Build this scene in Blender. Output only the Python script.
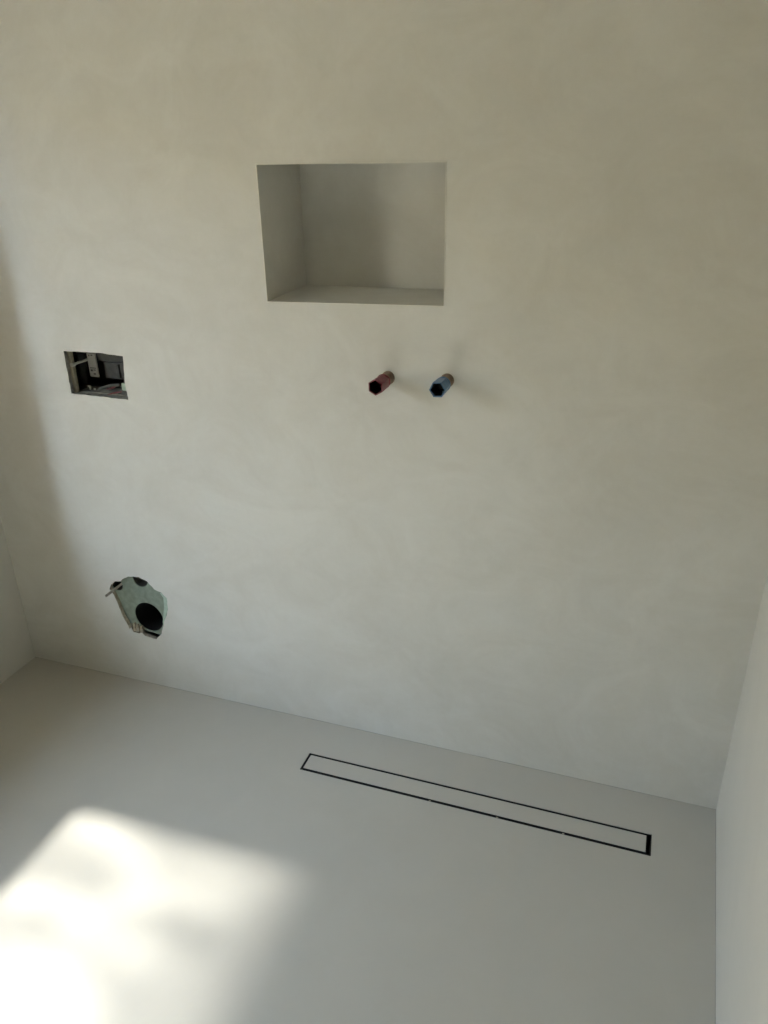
import bpy, bmesh, math, random
from mathutils import Matrix, Vector
from mathutils.geometry import tessellate_polygon

for o in list(bpy.data.objects):
    bpy.data.objects.remove(o, do_unlink=True)
S = bpy.context.scene
COL = S.collection
random.seed(4)

# ------------------------------------------------------------------ camera
CAM = Vector((0.0, -1.794, 1.6516))
AR = Vector((0.94352, 0.330807, -0.018377)).normalized()
AF = Vector((-0.307959, 0.855193, -0.4169)).normalized()
AU = AR.cross(AF).normalized()
FPX = 769.0
cd = bpy.data.cameras.new('camera')
cam = bpy.data.objects.new('camera', cd)
COL.objects.link(cam)
m = Matrix((AR, AU, -AF)).transposed().to_4x4()
m.translation = CAM
cam.matrix_world = m
cd.sensor_fit = 'HORIZONTAL'
cd.sensor_width = 36.0
cd.lens = 36.0 * FPX / 768.0
cd.clip_start = 0.02
S.camera = cam

# ------------------------------------------------------------------ sky, sun, exposure
W_ = bpy.data.worlds.new('sky')
S.world = W_
W_.use_nodes = True
bg = W_.node_tree.nodes['Background']
bg.inputs['Color'].default_value = (0.785, 0.965, 1.22, 1)
bg.inputs['Strength'].default_value = 21.5

SUN_EL = math.radians(48.0)
sd = bpy.data.lights.new('sun', 'SUN')
sd.energy = 34.0
sd.color = (1.0, 0.972, 0.90)
sd.angle = math.radians(2.6)
sun = bpy.data.objects.new('sun', sd)
COL.objects.link(sun)
sun.rotation_euler = Vector((math.cos(SUN_EL), 0.0, -math.sin(SUN_EL))).to_track_quat('-Z', 'Y').to_euler()
sun.location = (-6, -1, 6)

# window opening in the left wall: daylight portal
WY0, WY1, WZ0, WZ1 = -1.80, -0.52, 0.71, 2.14
XL, XR, ZC, YN = -2.03, 0.312, 2.60, -2.55
TW = 0.60                                    # thickness of the window wall
XP = XL - TW + 0.10                          # plane of the panes
pd = bpy.data.lights.new('window_portal', 'AREA')
pd.shape = 'RECTANGLE'
pd.size = WZ1 - WZ0
pd.size_y = WY1 - WY0
pd.cycles.is_portal = True
portal = bpy.data.objects.new('window_portal', pd)
COL.objects.link(portal)
portal.location = (XL - TW - 0.002, (WY0 + WY1) / 2, (WZ0 + WZ1) / 2)
portal.rotation_euler = (0, -math.pi / 2, 0)

S.view_settings.view_transform = 'Standard'
S.view_settings.look = 'None'
S.view_settings.gamma = 1.0
S.view_settings.use_curve_mapping = False
S.view_settings.exposure = 0.67

# ------------------------------------------------------------------ helpers
def at(px, py, y):
    """point in the plane y = const that a photo pixel looks at"""
    d = AF + AR * ((px - 384) / FPX) - AU * ((py - 512) / FPX)
    return CAM + d * ((y - CAM.y) / d.y)

def link(name, me, mat, parent=None):
    o = bpy.data.objects.new(name, me)
    COL.objects.link(o)
    if mat is not None:
        me.materials.append(mat)
    if parent is not None:
        o.parent = parent
        o.matrix_parent_inverse = Matrix.Translation(-Vector(parent.location))
    return o

def build(name, bm, mat, parent=None, smooth=False):
    bmesh.ops.recalc_face_normals(bm, faces=bm.faces)
    me = bpy.data.meshes.new(name)
    bm.to_mesh(me)
    bm.free()
    if smooth:
        for p in me.polygons:
            p.use_smooth = True
        try:
            me.set_sharp_from_angle(angle=math.radians(40))
        except Exception:
            pass
    return link(name, me, mat, parent)

def empty(name, loc):
    o = bpy.data.objects.new(name, None)
    COL.objects.link(o)
    o.location = loc
    o.empty_display_size = 0.05
    return o

def tag(o, label=None, cat=None, kind=None):
    if label: o['label'] = label
    if cat: o['category'] = cat
    if kind: o['kind'] = kind
    return o

def box(bm, a, b, bevel=0.0):
    vs = [bm.verts.new((x, y, z)) for x in (a[0], b[0]) for y in (a[1], b[1]) for z in (a[2], b[2])]
    fs = [(0, 1, 3, 2), (4, 6, 7, 5), (0, 4, 5, 1), (2, 3, 7, 6), (0, 2, 6, 4), (1, 5, 7, 3)]
    faces = [bm.faces.new([vs[i] for i in f]) for f in fs]
    if bevel:
        es = list({e for f in faces for e in f.edges})
        bmesh.ops.bevel(bm, geom=es, offset=bevel, segments=2, affect='EDGES', profile=0.5)

def prism(bm, poly, z0, z1):
    """poly: list of (x,y); vertical prism"""
    lo = [bm.verts.new((x, y, z0)) for x, y in poly]
    hi = [bm.verts.new((x, y, z1)) for x, y in poly]
    n = len(poly)
    bm.faces.new(lo); bm.faces.new(hi)
    for i in range(n):
        bm.faces.new((lo[i], lo[(i + 1) % n], hi[(i + 1) % n], hi[i]))

def sheet(bm, loops, to3):
    """flat polygon with holes; returns the vertex loops"""
    vl = [[bm.verts.new(to3(p)) for p in lp] for lp in loops]
    flat = [v for l in vl for v in l]
    for t in tessellate_polygon([[Vector((p[0], p[1], 0)) for p in lp] for lp in loops]):
        try:
            bm.faces.new([flat[i] for i in t])
        except ValueError:
            pass
    return vl

def rim(bm, loop, vec):
    new = [bm.verts.new(v.co + Vector(vec)) for v in loop]
    n = len(loop)
    for i in range(n):
        bm.faces.new((loop[i], loop[(i + 1) % n], new[(i + 1) % n], new[i]))
    return new

def lathe_y(bm, prof, cx, cz, n=24, rot=0.0, close=True):
    """rings around an axis parallel to y; prof: list of (y, r)"""
    rings = []
    for y, r in prof:
        rings.append([bm.verts.new((cx + r * math.cos(rot + 2 * math.pi * k / n), y,
                                    cz + r * math.sin(rot + 2 * math.pi * k / n))) for k in range(n)])
    for a, b in zip(rings, rings[1:]):
        for k in range(n):
            bm.faces.new((a[k], a[(k + 1) % n], b[(k + 1) % n], b[k]))
    if close:
        bm.faces.new(rings[0]); bm.faces.new(rings[-1])

def tube(bm, pts, r, n=8):
    pts = [Vector(p) for p in pts]
    rings = []
    for i, p in enumerate(pts):
        t = (pts[min(i + 1, len(pts) - 1)] - pts[max(i - 1, 0)]).normalized()
        u = t.cross(Vector((0, 0, 1)))
        if u.length < 1e-3:
            u = t.cross(Vector((1, 0, 0)))
        u.normalize(); v = t.cross(u)
        rings.append([bm.verts.new(p + u * r * math.cos(2 * math.pi * k / n) + v * r * math.sin(2 * math.pi * k / n)) for k in range(n)])
    for a, b in zip(rings, rings[1:]):
        for k in range(n):
            bm.faces.new((a[k], a[(k + 1) % n], b[(k + 1) % n], b[k]))
    bm.faces.new(rings[0]); bm.faces.new(rings[-1])

# ------------------------------------------------------------------ materials
def plain(name, col, rough=0.6, metal=0.0, noise=0.0, scale=60.0):
    m = bpy.data.materials.new(name)
    m.use_nodes = True
    nt = m.node_tree
    b = nt.nodes['Principled BSDF']
    b.inputs['Base Color'].default_value = (*col, 1)
    b.inputs['Roughness'].default_value = rough
    b.inputs['Metallic'].default_value = metal
    if noise:
        tc = nt.nodes.new('ShaderNodeTexCoord')
        n = nt.nodes.new('ShaderNodeTexNoise')
        n.inputs['Scale'].default_value = scale
        n.inputs['Detail'].default_value = 4
        r = nt.nodes.new('ShaderNodeValToRGB')
        r.color_ramp.elements[0].position = 0.3
        r.color_ramp.elements[1].position = 0.7
        r.color_ramp.elements[0].color = (*[c * (1 - noise) for c in col], 1)
        r.color_ramp.elements[1].color = (*[min(1, c * (1 + noise)) for c in col], 1)
        nt.links.new(tc.outputs['Object'], n.inputs['Vector'])
        nt.links.new(n.outputs['Fac'], r.inputs['Fac'])
        nt.links.new(r.outputs['Color'], b.inputs['Base Color'])
    return m

def plaster(name, c_lo, c_mid, c_hi, rough=0.55, amp=1.0, bump=0.03):
    """hand-trowelled mineral plaster: broad clouds, trowel sweeps and fine grain"""
    m = bpy.data.materials.new(name)
    m.use_nodes = True
    nt = m.node_tree
    L = nt.links.new
    b = nt.nodes['Principled BSDF']
    b.inputs['Roughness'].default_value = rough
    b.inputs['Specular IOR Level'].default_value = 0.3
    tc = nt.nodes.new('ShaderNodeTexCoord')
    def noise(scale, detail, rgh, dist, vec=None):
        n = nt.nodes.new('ShaderNodeTexNoise')
        n.inputs['Scale'].default_value = scale
        n.inputs['Detail'].default_value = detail
        n.inputs['Roughness'].default_value = rgh
        n.inputs['Distortion'].default_value = dist
        L(vec or tc.outputs['Object'], n.inputs['Vector'])
        return n
    big = noise(1.7, 6, 0.58, 0.5)
    mp = nt.nodes.new('ShaderNodeMapping')
    mp.inputs['Rotation'].default_value = (0.3, 0.5, 0.4)
    mp.inputs['Scale'].default_value = (1.0, 1.0, 1.25)
    L(tc.outputs['Object'], mp.inputs['Vector'])
    swe = noise(4.5, 7, 0.62, 1.4, mp.outputs['Vector'])
    fine = noise(55, 5, 0.6, 0.2)
    def math_(op, a, bv):
        n = nt.nodes.new('ShaderNodeMath')
        n.operation = op
        for i, v in enumerate((a, bv)):
            if isinstance(v, (int, float)): n.inputs[i].default_value = v
            else: L(v, n.inputs[i])
        return n.outputs[0]
    s = math_('ADD', math_('MULTIPLY', big.outputs['Fac'], 0.50),
              math_('ADD', math_('MULTIPLY', swe.outputs['Fac'], 0.40), math_('MULTIPLY', fine.outputs['Fac'], 0.10)))
    r = nt.nodes.new('ShaderNodeValToRGB')
    r.color_ramp.interpolation = 'B_SPLINE'
    r.color_ramp.elements[0].position = 0.5 - 0.16 / amp
    r.color_ramp.elements[1].position = 0.5 + 0.16 / amp
    r.color_ramp.elements[0].color = (*c_lo, 1)
    r.color_ramp.elements[1].color = (*c_hi, 1)
    e = r.color_ramp.elements.new(0.5)
    e.color = (*c_mid, 1)
    L(s, r.inputs['Fac'])
    L(r.outputs['Color'], b.inputs['Base Color'])
    bp = nt.nodes.new('ShaderNodeBump')
    bp.inputs['Strength'].default_value = bump
    bp.inputs['Distance'].default_value = 0.02
    L(math_('ADD', math_('MULTIPLY', swe.outputs['Fac'], 0.8), math_('MULTIPLY', fine.outputs['Fac'], 0.15)), bp.inputs['Height'])
    L(bp.outputs['Normal'], b.inputs['Normal'])
    return m

M_WALL = plaster('wall_plaster', (0.633, 0.619, 0.566), (0.688, 0.679, 0.632), (0.743, 0.739, 0.698), amp=1.2)
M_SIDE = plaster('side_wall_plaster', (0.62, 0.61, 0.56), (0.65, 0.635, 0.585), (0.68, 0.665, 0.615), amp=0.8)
M_FLOOR = plaster('floor_plaster', (0.505, 0.487, 0.437), (0.53, 0.513, 0.462), (0.555, 0.538, 0.487), rough=0.5, amp=0.7, bump=0.015)
M_CEIL = plain('ceiling_paint', (0.71, 0.652, 0.52), 0.8, 0, 0.02, 3)
M_GROUND = plain('outdoor_paving', (0.43, 0.355, 0.24), 0.9, 0, 0.12, 2)
M_SKYBLOCK = plain('sky_block_clay', (0.47, 0.345, 0.20), 0.9, 0, 0.12, 3)
M_LIGHTCUT = plain('light_cut_timber', (0.155, 0.095, 0.048), 0.6, 0, 0.2, 14)
M_BEAD = plain('joint_sealant', (0.42, 0.41, 0.37), 0.7, 0, 0.25, 6)
M_BLACK = plain('black_anodised', (0.005, 0.005, 0.005), 0.6, 0, 0.2, 80)
M_DARK = plain('dark_cavity_plastic', (0.03, 0.032, 0.028), 0.55, 0, 0.3, 40)
M_CHAR = plain('charcoal_plastic', (0.060, 0.060, 0.054), 0.5, 0, 0.25, 50)
M_WFRAME = plain('window_frame_paint', (0.7, 0.7, 0.68), 0.4, 0, 0.02, 5)
M_GREEN = plain('green_board', (0.245, 0.29, 0.235), 0.75, 0, 0.16, 55)
M_PGREEN = plain('pale_green_edge', (0.40, 0.50, 0.41), 0.75, 0, 0.14, 80)
M_RAW = plain('raw_plaster_edge', (0.42, 0.38, 0.30), 0.9, 0, 0.25, 110)
M_BEIGE = plain('beige_board', (0.46, 0.43, 0.33), 0.8, 0, 0.15, 90)
M_GREY = plain('dusty_grey_plastic', (0.27, 0.27, 0.235), 0.8, 0, 0.25, 70)
M_HOSE = plain('grey_hose_rubber', (0.13, 0.13, 0.11), 0.7, 0, 0.2, 60)
M_FLUSH = plain('brown_pipe_plastic', (0.09, 0.08, 0.065), 0.6, 0, 0.2, 60)
M_WHITE = plain('off_white_plastic', (0.62, 0.62, 0.58), 0.6, 0, 0.06, 50)
M_PRINT = plain('grey_print', (0.14, 0.14, 0.14), 0.8, 0, 0.1, 50)
M_REDH = plain('red_hose_rubber', (0.20, 0.025, 0.03), 0.5, 0, 0.15, 60)
M_RED = plain('red_plug_plastic', (0.20, 0.03, 0.045), 0.38, 0, 0.15, 70)
M_BLUE = plain('blue_plug_plastic', (0.085, 0.185, 0.33), 0.38, 0, 0.15, 70)
M_BRASS = plain('dull_brass', (0.26, 0.19, 0.14), 0.42, 0.75, 0.2, 90)
M_STEEL = plain('zinc_steel', (0.42, 0.40, 0.34), 0.45, 0.7, 0.2, 90)

def sun_pattern_glass():
    """clear pane with cast, lens-like figures that let more or less daylight through"""
    m = bpy.data.materials.new('sun_pattern_glass')
    m.use_nodes = True
    nt = m.node_tree
    L = nt.links.new
    nt.nodes.remove(nt.nodes['Principled BSDF'])
    out = nt.nodes['Material Output']
    tc = nt.nodes.new('ShaderNodeTexCoord')
    acc = None
    def math_(op, a, b):
        n = nt.nodes.new('ShaderNodeMath')
        n.operation = op
        for i, v in enumerate((a, b)):
            if isinstance(v, (int, float)): n.inputs[i].default_value = v
            else: L(v, n.inputs[i])
        return n.outputs[0]
    n = nt.nodes.new('ShaderNodeTexNoise')
    n.inputs['Scale'].default_value = 4.0
    n.inputs['Detail'].default_value = 2
    L(tc.outputs['Object'], n.inputs['Vector'])
    acc = math_('ADD', math_('MULTIPLY', n.outputs['Fac'], 0.14), 0.33)
    for (y, z, ry, rz, rot, amp) in SUN_BLOBS:
        mp = nt.nodes.new('ShaderNodeMapping')
        mp.vector_type = 'TEXTURE'
        mp.inputs['Location'].default_value = (XP, y, z)
        mp.inputs['Rotation'].default_value = (rot, 0, 0)
        mp.inputs['Scale'].default_value = (1, ry, rz)
        L(tc.outputs['Object'], mp.inputs['Vector'])
        gr = nt.nodes.new('ShaderNodeTexGradient')
        gr.gradient_type = 'QUADRATIC_SPHERE'
        L(mp.outputs['Vector'], gr.inputs['Vector'])
        acc = math_('ADD', acc, math_('MULTIPLY', gr.outputs['Fac'], amp))
    acc = math_('MINIMUM', math_('MAXIMUM', math_('MULTIPLY', acc, SUN_BLOB_GAIN), 0.05), 1.0)
    r = nt.nodes.new('ShaderNodeCombineColor')
    for k in range(3): L(acc, r.inputs[k])
    t = nt.nodes.new('ShaderNodeBsdfTransparent')
    L(r.outputs['Color'], t.inputs['Color'])
    g = nt.nodes.new('ShaderNodeBsdfGlossy')
    g.inputs['Roughness'].default_value = 0.05
    mx = nt.nodes.new('ShaderNodeMixShader')
    fr = nt.nodes.new('ShaderNodeFresnel')
    fr.inputs['IOR'].default_value = 1.9      # both faces of the pane
    L(fr.outputs[0], mx.inputs[0])
    L(t.outputs[0], mx.inputs[1]); L(g.outputs[0], mx.inputs[2])
    L(mx.outputs[0], out.inputs['Surface'])
    return m
# sun patch blobs painted into the pane's tint: (y, z, half-size y, half-size z, turn, more or less light)
def sun_blob(u0, v0, u1, v1, half, amp):
    """a light or dark blob painted along the line whose sunlit image runs between two floor points"""
    def pane(u, v):
        d = AF + AR * ((u - 384) / FPX) - AU * ((v - 512) / FPX)
        p = CAM + d * (-CAM.z / d.z)
        return Vector((p.y, (p.x - XP) * math.tan(SUN_EL)))
    a, b = pane(u0, v0), pane(u1, v1)
    d = b - a
    return ((a.x + b.x) / 2, (a.y + b.y) / 2, d.length / 2 + half, half, math.atan2(d.y, d.x), amp)
SUN_BLOB_GAIN = 0.24
SUN_BLOBS = [sun_blob(*a) for a in (
    (80, 822, 125, 832, 0.15, 0.50), (110, 838, 160, 888, 0.075, 0.45), (0, 893, 60, 900, 0.08, 0.50), (60, 900, 100, 932, 0.075, 0.55),
    (100, 908, 170, 889, 0.07, 0.50), (170, 889, 250, 914, 0.065, 0.42), (95, 928, 175, 970, 0.07, 0.40), (0, 975, 50, 1015, 0.19, 0.70),
    (40, 1000, 60, 1060, 0.15, 0.50), (80, 866, 115, 872, 0.11, -0.03), (150, 935, 225, 935, 0.14, -0.18), (110, 990, 165, 1020, 0.16, -0.10),
    (28, 926, 50, 932, 0.09, -0.10), (285, 880, 235, 1040, 0.34, -0.34), (205, 850, 270, 870, 0.12, 0.14))]
M_GLASS = sun_pattern_glass()
M_CLEAR = bpy.data.materials.new('clear_glass')
M_CLEAR.use_nodes = True
_nt = M_CLEAR.node_tree
_nt.nodes.remove(_nt.nodes['Principled BSDF'])
_t = _nt.nodes.new('ShaderNodeBsdfTransparent')
_t.inputs['Color'].default_value = (0.9, 0.92, 0.91, 1)
_g = _nt.nodes.new('ShaderNodeBsdfGlossy')
_g.inputs['Roughness'].default_value = 0.02
_m = _nt.nodes.new('ShaderNodeMixShader')
_f = _nt.nodes.new('ShaderNodeFresnel')
_f.inputs['IOR'].default_value = 1.9
_nt.links.new(_f.outputs[0], _m.inputs[0])
_nt.links.new(_t.outputs[0], _m.inputs[1])
_nt.links.new(_g.outputs[0], _m.inputs[2])
_nt.links.new(_m.outputs[0], _nt.nodes['Material Output'].inputs['Surface'])

# ------------------------------------------------------------------ the setting
YB = 0.34                                   # back of the service wall
NX0, NX1, NZ0, NZ1, ND = -0.949, -0.486, 1.333, 1.6435, 0.235
NR = 0.0015

def rough_loop(poly, step, amp):
    """a cut edge: subdivide and jitter"""
    res = []
    n = len(poly)
    for i in range(n):
        a, b = Vector(poly[i]), Vector(poly[(i + 1) % n])
        k = max(1, int((b - a).length / step))
        for j in range(k):
            p = a.lerp(b, j / k)
            if j: p += Vector((random.uniform(-amp, amp), random.uniform(-amp, amp)))
            res.append((p.x, p.y))
    return res

niche_loop = [(NX0 - 0.0005, NZ0 - 0.0055), (NX1, NZ0 + 0.0015), (NX1, NZ1 - 0.0005), (NX0 - 0.0012, NZ1 + 0.0015)]
cistern_loop = rough_loop([(-1.629, 1.034), (-1.54, 1.033), (-1.460, 1.0305), (-1.428, 1.0305), (-1.431, 1.080),
                           (-1.423, 1.158), (-1.500, 1.163), (-1.628, 1.161)], 0.012, 0.0009)
toilet_loop = rough_loop([(-1.568, 0.409), (-1.542, 0.424), (-1.500, 0.429), (-1.470, 0.418), (-1.447, 0.392),
                          (-1.421, 0.385), (-1.403, 0.367), (-1.405, 0.324), (-1.436, 0.250), (-1.446, 0.222), (-1.471, 0.193),
                          (-1.516, 0.198), (-1.527, 0.208), (-1.540, 0.203), (-1.561, 0.204), (-1.566, 0.222), (-1.575, 0.214),
                          (-1.583, 0.238), (-1.594, 0.262), (-1.614, 0.341), (-1.628, 0.362), (-1.618, 0.380), (-1.600, 0.396),
                          (-1.576, 0.400)], 0.010, 0.0012)
bm = bmesh.new()
outer = [(XL, 0.0), (XR, 0.0), (XR, ZC), (XL, ZC)]
vl = sheet(bm, [outer, niche_loop[::-1], cistern_loop[::-1], toilet_loop[::-1]], lambda p: (p[0], 0.0, p[1]))
back = rim(bm, vl[0], (0, YB, 0))
bm.faces.new(back)
wall_back = tag(build('wall_back', bm, M_WALL), 'cream hand-trowelled plaster wall with a recessed niche', kind='structure')

# cut edges of the two openings, raw board and plaster
def cut_edge(loop, d, mat=M_RAW):
    bm = bmesh.new()
    v = [bm.verts.new((x, 0.0006, z)) for x, z in loop]
    rim(bm, v, (0, d, 0))
    return build('cut_edge', bm, mat, wall_back)
cut_edge(cistern_loop, 0.011, M_GREY)
cut_edge(toilet_loop, 0.013)

# niche lining with a fine metal corner bead
bm = bmesh.new()
f = [bm.verts.new((x, 0.0, z)) for x, z in niche_loop]
b_ = [bm.verts.new((x, ND, z)) for x, z in [(NX0, NZ0 + 0.002), (NX1, NZ0 + 0.002), (NX1, NZ1), (NX0, NZ1)]]
for i in range(4):
    bm.faces.new((f[i], f[(i + 1) % 4], b_[(i + 1) % 4], b_[i]))
bm.faces.new(b_)
build('niche_lining', bm, M_WALL, wall_back)
bm = bmesh.new()
w = 0.0026
mid = Vector(((NX0 + NX1) / 2, (NZ0 + NZ1) / 2))
for i in range(4):                          # four mitred bead strips
    (ax, az), (bx, bz) = niche_loop[i], niche_loop[(i + 1) % 4]
    def o_(x, z): return (x + math.copysign(w, x - mid.x), z + math.copysign(w, z - mid.y))
    (cx_, cz_), (dx_, dz_) = o_(bx, bz), o_(ax, az)
    lo_ = [bm.verts.new((x, -0.0014, z)) for x, z in ((ax, az), (bx, bz), (cx_, cz_), (dx_, dz_))]
    hi_ = [bm.verts.new((v.co.x, 0.003, v.co.z)) for v in lo_]
    for k in range(4): bm.faces.new((lo_[k], lo_[(k + 1) % 4], hi_[(k + 1) % 4], hi_[k]))
    bm.faces.new(lo_); bm.faces.new(hi_)
M_EDGE = plain('corner_bead_plaster', (0.76, 0.75, 0.69), 0.5, 0, 0.04, 60)
build('corner_bead', bm, M_EDGE, wall_back)

# floor with the channel slot
DX0, DX1, DY0, DY1 = -0.852, 0.148, -0.2195, -0.1450
bm = bmesh.new()
vl = sheet(bm, [[(XL - TW, YN - 0.2), (XR + 0.2, YN - 0.2), (XR + 0.2, YB), (XL - TW, YB)],
                [(DX0, DY0), (DX0, DY1), (DX1, DY1), (DX1, DY0)]], lambda p: (p[0], p[1], 0.0))
lo = rim(bm, vl[0], (0, 0, -0.12))
lh = rim(bm, vl[1], (0, 0, -0.12))
flr = tag(build('floor', bm, M_FLOOR), 'pale seamless trowelled floor with soft sunlight on it', kind='structure')

bm = bmesh.new()
XRN = XR - 0.037 * abs(YN)
prism(bm, [(XR, 0.0), (XRN, YN), (XR + 0.2, YN), (XR + 0.2, 0.0)], 0.0, ZC)
tag(build('wall_right', bm, M_SIDE), 'smooth whitish plaster wall at the right edge', kind='structure')

bm = bmesh.new()
for a, b in (((XL - TW, YN, 0), (XL, 0, WZ0)), ((XL - TW, YN, WZ1), (XL, 0, ZC)),
             ((XL - TW, YN, WZ0), (XL, WY0, WZ1)), ((XL - TW, WY1, WZ0), (XL, 0, WZ1))):
    box(bm, a, b)
tag(build('wall_left', bm, M_SIDE), 'shaded plaster wall at the left edge', kind='structure')

bm = bmesh.new()
box(bm, (XL - TW, YN - 0.2, 0), (XR + 0.2, YN, ZC))
tag(build('wall_front', bm, M_SIDE), 'plain plaster wall closing the room behind the viewer', kind='structure')
bm = bmesh.new()
box(bm, (XL - TW, YN - 0.2, ZC), (XR + 0.2, YB, ZC + 0.15))
tag(build('ceiling', bm, M_CEIL), 'plain pale painted ceiling above the frame', kind='structure')

# window in the left wall
win = empty('window_1', (XP, (WY0 + WY1) / 2, WZ0))
tag(win, 'unseen two-leaf window in the left wall, one pane painted to pattern the sunlight', kind='structure')
bm = bmesh.new()
fx0, fx1, fw = XP - 0.025, XP + 0.025, 0.045
WM = -1.25                                   # mullion between the sun-pattern leaf and the clear leaf added for bounce light
for a, b in (((fx0, WY0, WZ0), (fx1, WY1, WZ0 + fw)), ((fx0, WY0, WZ1 - fw), (fx1, WY1, WZ1)),
             ((fx0, WY0, WZ0 + fw), (fx1, WY0 + fw, WZ1 - fw)), ((fx0, WY1 - fw, WZ0 + fw), (fx1, WY1, WZ1 - fw)),
             ((fx0, WM - fw / 2, WZ0 + fw), (fx1, WM + fw / 2, WZ1 - fw))):
    box(bm, a, b)
build('window_frame', bm, M_WFRAME, win)
tl = 0.012                                   # dark timber boards added round the deep reveal to cut its bounce light
for a, b in (((XP + 0.026, WY0, WZ0), (XL, WY1, WZ0 + tl)), ((XP + 0.026, WY0, WZ1 - tl), (XL, WY1, WZ1)),
             ((XP + 0.026, WY0, WZ0 + tl), (XL, WY0 + tl, WZ1 - tl)), ((XP + 0.026, WY1 - tl, WZ0 + tl), (XL, WY1, WZ1 - tl))):
    bm = bmesh.new()
    box(bm, a, b)
    build('light_cut_board', bm, M_LIGHTCUT, win)
xp = XP
for y0, y1, mt in ((WM + fw / 2, WY1 - fw, M_GLASS), (WY0 + fw, WM - fw / 2, M_CLEAR)):
    me = bpy.data.meshes.new('pane')
    me.from_pydata([(xp, y0, WZ0 + fw), (xp, y1, WZ0 + fw), (xp, y1, WZ1 - fw), (xp, y0, WZ1 - fw)], [], [(0, 1, 2, 3)])
    link('pane', me, mt, win)

# ground outside
bm = bmesh.new()
box(bm, (-14, -12, -0.35), (XL - TW - 0.001, 10, -0.15))
tag(build('ground', bm, M_GROUND), 'paved ground outside the window', kind='structure')

# clay-coloured wall with a coping, added across the yard to block low sky light
bm = bmesh.new()
box(bm, (-6.9, -9, -0.15), (-6.6, 8, 3.2))
box(bm, (-6.95, -9, 3.2), (-6.55, 8, 3.28))
tag(build('wall_sky_block', bm, M_SKYBLOCK), 'unseen clay coloured wall added outside the window to block low sky light', kind='structure')

# thin sealant joints where the floor meets the walls
bm = bmesh.new()
box(bm, (XL, -0.0012, 0.0), (XR, 0.0, 0.0012))
tag(build('trim_1', bm, M_BEAD), 'thin sealant joint along the foot of the back wall', kind='structure')
bm = bmesh.new()
k = 0.0016
prism(bm, [(XR, 0.0), (XR - k, 0.0), (XRN - k, YN), (XRN, YN)], 0.0, 0.0018)
tag(build('trim_2', bm, M_BEAD), 'thin sealant joint along the foot of the right wall', kind='structure')

# ------------------------------------------------------------------ linear shower drain
dr = empty('shower_drain', ((DX0 + DX1) / 2, (DY0 + DY1) / 2, -0.06))
tag(dr, 'long narrow linear shower drain with black slots and plastered cover set in the floor', 'drain')
bm = bmesh.new()                              # trough
e = 0.0008
for a, b in (((DX0 + e, DY0 + e, -0.06), (DX1 - e, DY1 - e, -0.056)),
             ((DX0 + e, DY0 + e, -0.056), (DX0 + e + 0.0012, DY1 - e, -0.001)), ((DX1 - e - 0.0012, DY0 + e, -0.056), (DX1 - e, DY1 - e, -0.001)),
             ((DX0 + e, DY0 + e, -0.056), (DX1 - e, DY0 + e + 0.0012, -0.001)), ((DX0 + e, DY1 - e - 0.0012, -0.056), (DX1 - e, DY1 - e, -0.001))):
    box(bm, a, b)
build('channel', bm, M_BLACK, dr)
CX0, CX1, CY0, CY1 = DX0 + 0.0075, DX1 - 0.0140, DY0 + 0.0098, DY1 - 0.0078
bm = bmesh.new()
box(bm, (CX0, CY0, -0.012), (CX1, CY1, -0.0004), 0.0006)
build('cover_panel', bm, M_FLOOR, dr)
bm = bmesh.new()
box(bm, (CX0 - 0.0008, CY0 - 0.0008, -0.016), (CX1 + 0.0008, CY1 + 0.0008, -0.0125))
for a, b in (((CX0 - 0.001, CY0 - 0.001, -0.0125), (CX1 + 0.001, CY0 - 0.0001, -0.0008)), ((CX0 - 0.001, CY1 + 0.0001, -0.0125), (CX1 + 0.001, CY1 + 0.001, -0.0008)),
             ((CX0 - 0.001, CY0, -0.0125), (CX0 - 0.0001, CY1, -0.0008)), ((CX1 + 0.0001, CY0, -0.0125), (CX1 + 0.001, CY1, -0.0008))):
    box(bm, a, b)
box(bm, (CX0 + 0.05, CY0 + 0.01, -0.056), (CX0 + 0.08, CY1 - 0.01, -0.016))
box(bm, (CX1 - 0.08, CY0 + 0.01, -0.056), (CX1 - 0.05, CY1 - 0.01, -0.016))
build('cover_tray', bm, M_BLACK, dr)
for px, py in ((430, 799.5), (497, 817), (563, 834)):
    # bits of plaster bridging the front slot
    d = AF + AR * ((px - 384) / FPX) - AU * ((py - 512) / FPX)
    p = CAM + d * (-CAM.z / d.z)
    bm = bmesh.new()
    box(bm, (p.x - 0.003, DY0 + 0.0021, -0.006), (p.x + 0.003, DY0 + 0.0066, -0.0012), 0.001)
    build('plaster_crumb', bm, M_RAW, dr)

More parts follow.
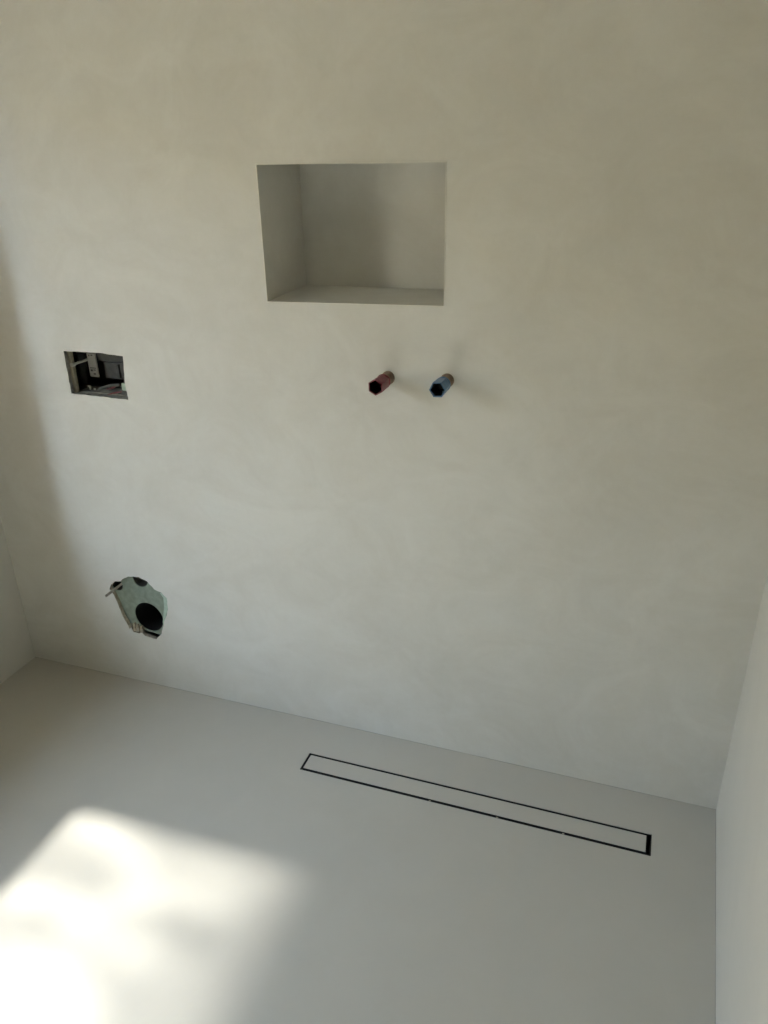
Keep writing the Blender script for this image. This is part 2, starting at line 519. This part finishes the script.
# ------------------------------------------------------------------ capped water outlets
def hex_cap(name, cx, cz, rot, L, mat, label, tilt=0.0):
    t = empty(name, (cx, 0.0, cz))
    tag(t, label, 'pipe plug')
    R, rw = 0.0202, 0.0176
    def ring(y, r, n=6): return [(cx + r * math.cos(rot + 2 * math.pi * k / n), y, cz + r * math.sin(rot + 2 * math.pi * k / n)) for k in range(n)]
    bm = bmesh.new()
    prof = [(-0.041, 0.0150), (-0.0425, R * 0.95), (-L + 0.001, R), (-L, R * 0.97), (-L, rw), (-0.043, rw * 0.92)]
    rs = [[bm.verts.new(p) for p in ring(y, r)] for y, r in prof]
    for a, b in zip(rs, rs[1:]):
        for k in range(6):
            bm.faces.new((a[k], a[(k + 1) % 6], b[(k + 1) % 6], b[k]))
    bm.faces.new(rs[0]); bm.faces.new(rs[-1])
    body = build('plug_body', bm, mat, t)
    bm = bmesh.new()
    rs = [[bm.verts.new(p) for p in ring(y, r)] for y, r in ((-L + 0.005, rw - 0.0007), (-0.0435, rw * 0.92 - 0.0007), (-0.0442, 0.008))]
    for a, b in zip(rs, rs[1:]):
        for k in range(6):
            bm.faces.new((a[k], a[(k + 1) % 6], b[(k + 1) % 6], b[k]))
    bm.faces.new(rs[-1])
    build('socket_shade', bm, M_BLACK, body)  # black lining stands in for the shade deep inside the socket
    bm = bmesh.new()
    lathe_y(bm, [(-0.0365, 0.0165), (-0.0375, 0.0186), (-0.0395, 0.0186), (-0.0405, 0.0165)], cx, cz, 28)
    build('flange', bm, mat, t, True)
    bm = bmesh.new()
    pr = [(0.03, 0.0128)]
    y = 0.0
    while y > -0.032:
        pr += [(y, 0.0140), (y - 0.0012, 0.0168), (y - 0.0024, 0.0168), (y - 0.0036, 0.0140)]
        y -= 0.0048
    pr.append((-0.0370, 0.0140))
    lathe_y(bm, pr, cx, cz, 24)
    build('threaded_pipe', bm, M_BRASS, t)
    bm = bmesh.new()
    lathe_y(bm, [(-0.0004, 0.0175), (-0.0016, 0.0170), (-0.0016, 0.0140)], cx, cz, 24)
    build('plaster_collar', bm, M_RAW, t)
    return t
hex_cap('pipe_plug', -0.627, 1.152, math.radians(90), 0.097, M_RED, 'red hexagonal plug on the hot water outlet below the niche')
hex_cap('pipe_plug', -0.474, 1.156, math.radians(4), 0.092, M_BLUE, 'blue hexagonal plug on the cold water outlet below the niche')

# ------------------------------------------------------------------ cistern opening (flush plate not fitted yet)
ci = empty('cistern_opening', (-1.527, 0.0, 1.031))
tag(ci, 'dark rectangular cistern access opening with exposed fittings high on the left of the wall', 'access opening')
HX0, HX1, HZ0, HZ1 = -1.700, -1.414, 1.022, 1.174
bm = bmesh.new()
y0, y1, tk = 0.031, 0.185, 0.003
for a, b in (((HX0, y1, HZ0), (HX1, y1 + tk, HZ1)), ((HX0 - tk, y0, HZ0), (HX0, y1 + tk, HZ1)), ((HX1, y0, HZ0), (HX1 + tk, y1 + tk, HZ1)),
             ((HX0 - tk, y0, HZ1), (HX1 + tk, y1 + tk, HZ1 + tk)), ((HX0 - tk, y0, HZ0 - tk), (HX1 + tk, y1 + tk, HZ0))):
    box(bm, a, b)
build('housing', bm, M_DARK, ci)
bm = bmesh.new()                                   # dusty ledge along the bottom
box(bm, (-1.629, 0.0315, 1.0225), (HX1 - 0.001, 0.088, 1.0335), 0.001)
box(bm, (-1.629, 0.0115, 1.0265), (-1.424, 0.0312, 1.0315), 0.001)
ledge = build('ledge', bm, M_GREY, ci)
bm = bmesh.new()                                   # two upright liner strips on the left
box(bm, (-1.6550, 0.0125, 1.0250), (-1.6320, 0.0175, 1.172), 0.001)
build('liner_strip', bm, M_GREY, ci)
bm = bmesh.new()
box(bm, (-1.6550, 0.0225, 1.0250), (-1.6275, 0.0360, 1.172), 0.001)
build('liner_strip', bm, M_BEIGE, ci)
# white arm and printed tag
def P(zx, zy, y):                                  # crop pixel to point
    return at(50 + zx / 8.533, 335 + zy / 8.533, y)
bm = bmesh.new()
a, b = P(195, 252, 0.028), P(318, 208, 0.076)
tube(bm, [a, a.lerp(b, .5), b], 0.0042, 8)
lathe_y(bm, [(a.y - 0.006, 0.0065), (a.y + 0.006, 0.0065)], a.x, a.z, 12)
build('lever_arm', bm, M_WHITE, ci)
a, b = P(308, 155, 0.080), P(415, 360, 0.080)
bm = bmesh.new()
box(bm, (a.x, 0.080, b.z), (b.x, 0.086, a.z), 0.001)
tg = build('tag_plate', bm, M_WHITE, ci)
for (u0, v0, u1, v1) in ((.22, .06, .34, .12), (.5, .05, .7, .10), (.15, .60, .85, .635), (.2, .68, .45, .76), (.55, .68, .8, .72), (.5, .84, .75, .90)):
    bm = bmesh.new()
    w_, h_ = b.x - a.x, a.z - b.z
    box(bm, (a.x + u0 * w_, 0.0795, a.z - v1 * h_), (a.x + u1 * w_, 0.0802, a.z - v0 * h_))
    build('print_mark', bm, M_PRINT, tg)
# valve tower and tank block
bm = bmesh.new()
c = P(292, 350, 0.105)
for z0, z1, r in ((1.034, 1.120, 0.0125), (1.120, 1.128, 0.016), (1.128, 1.170, 0.011)):
    n = 16
    lo_ = [bm.verts.new((c.x + r * math.cos(2 * math.pi * k / n), 0.105 + r * math.sin(2 * math.pi * k / n), z0)) for k in range(n)]
    hi_ = [bm.verts.new((v.co.x, v.co.y, z1)) for v in lo_]
    for k in range(n): bm.faces.new((lo_[k], lo_[(k + 1) % n], hi_[(k + 1) % n], hi_[k]))
    bm.faces.new(lo_); bm.faces.new(hi_)
build('valve_tower', bm, M_CHAR, ci, True)
bm = bmesh.new()
box(bm, (-1.600, 0.092, 1.112), (-1.420, 0.170, 1.170), 0.004)
box(bm, (-1.580, 0.100, 1.058), (-1.420, 0.170, 1.109), 0.004)
for k in range(3):
    box(bm, (-1.530 + 0.03 * k, 0.094, 1.062), (-1.520 + 0.03 * k, 0.0998, 1.105), 0.001)
build('tank_block', bm, M_CHAR, ci)
# hoses lying on the ledge
bm = bmesh.new()
tube(bm, [P(420, 495, 0.06) + Vector((0, 0, .004)), P(470, 475, 0.066), P(530, 452, 0.072), P(590, 420, 0.080)], 0.0030, 8)
build('supply_hose', bm, M_REDH, ci, True)
bm = bmesh.new()
tube(bm, [P(450, 528, 0.020), P(490, 515, 0.026), P(530, 498, 0.034), P(610, 484, 0.040)], 0.0024, 8)
build('supply_hose', bm, M_REDH, ci, True)
bm = bmesh.new()
tube(bm, [P(380, 500, 0.05), P(440, 455, 0.068), P(520, 430, 0.076), P(600, 425, 0.074)], 0.0050, 8)
build('supply_hose', bm, M_HOSE, ci, True)
bm = bmesh.new()
a = P(628, 440, 0.034)
box(bm, (a.x - 0.006, 0.032, a.z - 0.012), (a.x + 0.010, 0.040, a.z + 0.010), 0.0015)
build('green_clip', bm, M_PGREEN, ci)
bm = bmesh.new()
a = P(345, 455, 0.052)
box(bm, (a.x - 0.002, 0.050, a.z - 0.008), (a.x + 0.002, 0.054, a.z + 0.008), 0.0006)
box(bm, (a.x - 0.007, 0.050, a.z + 0.004), (a.x + 0.002, 0.054, a.z + 0.008), 0.0006)
a = P(382, 460, 0.052)
box(bm, (a.x - 0.003, 0.050, a.z - 0.003), (a.x + 0.003, 0.054, a.z + 0.002), 0.0006)
build('white_clip', bm, M_WHITE, ci)

# ------------------------------------------------------------------ toilet connection opening
to = empty('toilet_connection', (-1.51, 0.0, 0.20))
tag(to, 'ragged wall opening with green board, black drain hole and a stud, low on the left', 'toilet connection')
def circ(cx, cz, r, n=32): return [(cx + r * math.cos(2 * math.pi * k / n), cz + r * math.sin(2 * math.pi * k / n)) for k in range(n)]
HOLES = ((-1.498, 0.268, 0.0550), (-1.508, 0.411, 0.0285), (-1.606, 0.374, 0.0225))
bm = bmesh.new()
edge = rough_loop([(-1.66, 0.46), (-1.36, 0.46), (-1.36, 0.208), (-1.47, 0.2045), (-1.50, 0.2085), (-1.515, 0.2075), (-1.532, 0.218), (-1.552, 0.212), (-1.58, 0.222), (-1.66, 0.214)], 0.02, 0.001)
vl = sheet(bm, [edge] + [circ(*h)[::-1] for h in HOLES], lambda p: (p[0], 0.0145, p[1]))
rim(bm, vl[0], (0, 0.0125, 0))
for l in vl[1:]: rim(bm, l, (0, 0.003, 0))
build('backing_board', bm, M_GREEN, to)
for nm, (cx, cz, r), d in (('drain_socket', HOLES[0], 0.16), ('flush_socket', HOLES[1], 0.12), ('stud_socket', HOLES[2], 0.10)):
    bm = bmesh.new()
    lathe_y(bm, [(0.0175, r + 0.003), (0.0175, r - 0.0003), (d, r - 0.001)], cx, cz, 32, close=False)
    vs = sorted(bm.verts, key=lambda v: -v.co.y)[:32]
    vs.sort(key=lambda v: math.atan2(v.co.z - cz, v.co.x - cx))
    bm.faces.new(vs)
    build(nm, bm, {'drain_socket': M_BLACK, 'flush_socket': M_FLUSH, 'stud_socket': M_DARK}[nm], to, True)
# pale lip of cut board curling round the right of the drain hole
bm = bmesh.new()
lipo = [(-1.424, 0.382), (-1.405, 0.366), (-1.408, 0.325), (-1.437, 0.251)]
lipi = [(-1.434, 0.374), (-1.424, 0.358), (-1.427, 0.322), (-1.442, 0.262)]
vo = [bm.verts.new((x, 0.004, z)) for x, z in lipo]
vi = [bm.verts.new((x, 0.0095, z)) for x, z in lipi]
vb = [bm.verts.new((x, 0.0142, z)) for x, z in lipo]
vc = [bm.verts.new((x, 0.0142, z)) for x, z in lipi]
for i in range(3):
    bm.faces.new((vo[i], vo[i + 1], vi[i + 1], vi[i])); bm.faces.new((vi[i], vi[i + 1], vc[i + 1], vc[i]))
    bm.faces.new((vo[i], vb[i], vb[i + 1], vo[i + 1])); bm.faces.new((vb[i], vc[i], vc[i + 1], vb[i + 1]))
bm.faces.new((vo[0], vi[0], vc[0], vb[0])); bm.faces.new((vo[3], vb[3], vc[3], vi[3]))
build('board_lip', bm, M_PGREEN, to)
# threaded stud reaching out of the left hole
bm = bmesh.new()
sx, sz = -1.594, 0.374
pr = [(0.095, 0.0036)]
y = 0.09
while y > -0.060:
    pr += [(y, 0.0036), (y - 0.0015, 0.0045), (y - 0.003, 0.0036)]
    y -= 0.003
lathe_y(bm, pr, sx, sz, 12)
build('threaded_stud', bm, M_STEEL, to)
# broken plaster teeth along the bottom edge
for x, z, w_, h_ in ((-1.573, 0.219, 0.006, 0.012), (-1.558, 0.222, 0.005, 0.016), (-1.545, 0.221, 0.006, 0.014), (-1.530, 0.218, 0.006, 0.013)):
    bm = bmesh.new()
    v = [bm.verts.new(p) for p in ((x - w_, 0.003, z - h_), (x + w_, 0.003, z - h_ * .8), (x + w_ * .4, 0.004, z + h_), (x - w_ * .5, 0.004, z + h_ * .8),
                                   (x - w_, 0.012, z - h_), (x + w_, 0.012, z - h_ * .8), (x + w_ * .4, 0.0135, z + h_), (x - w_ * .5, 0.0135, z + h_ * .8))]
    for f in ((0, 1, 2, 3), (7, 6, 5, 4), (0, 4, 5, 1), (1, 5, 6, 2), (2, 6, 7, 3), (3, 7, 4, 0)):
        bm.faces.new([v[i] for i in f])
    build('plaster_fragment', bm, M_RAW, to)
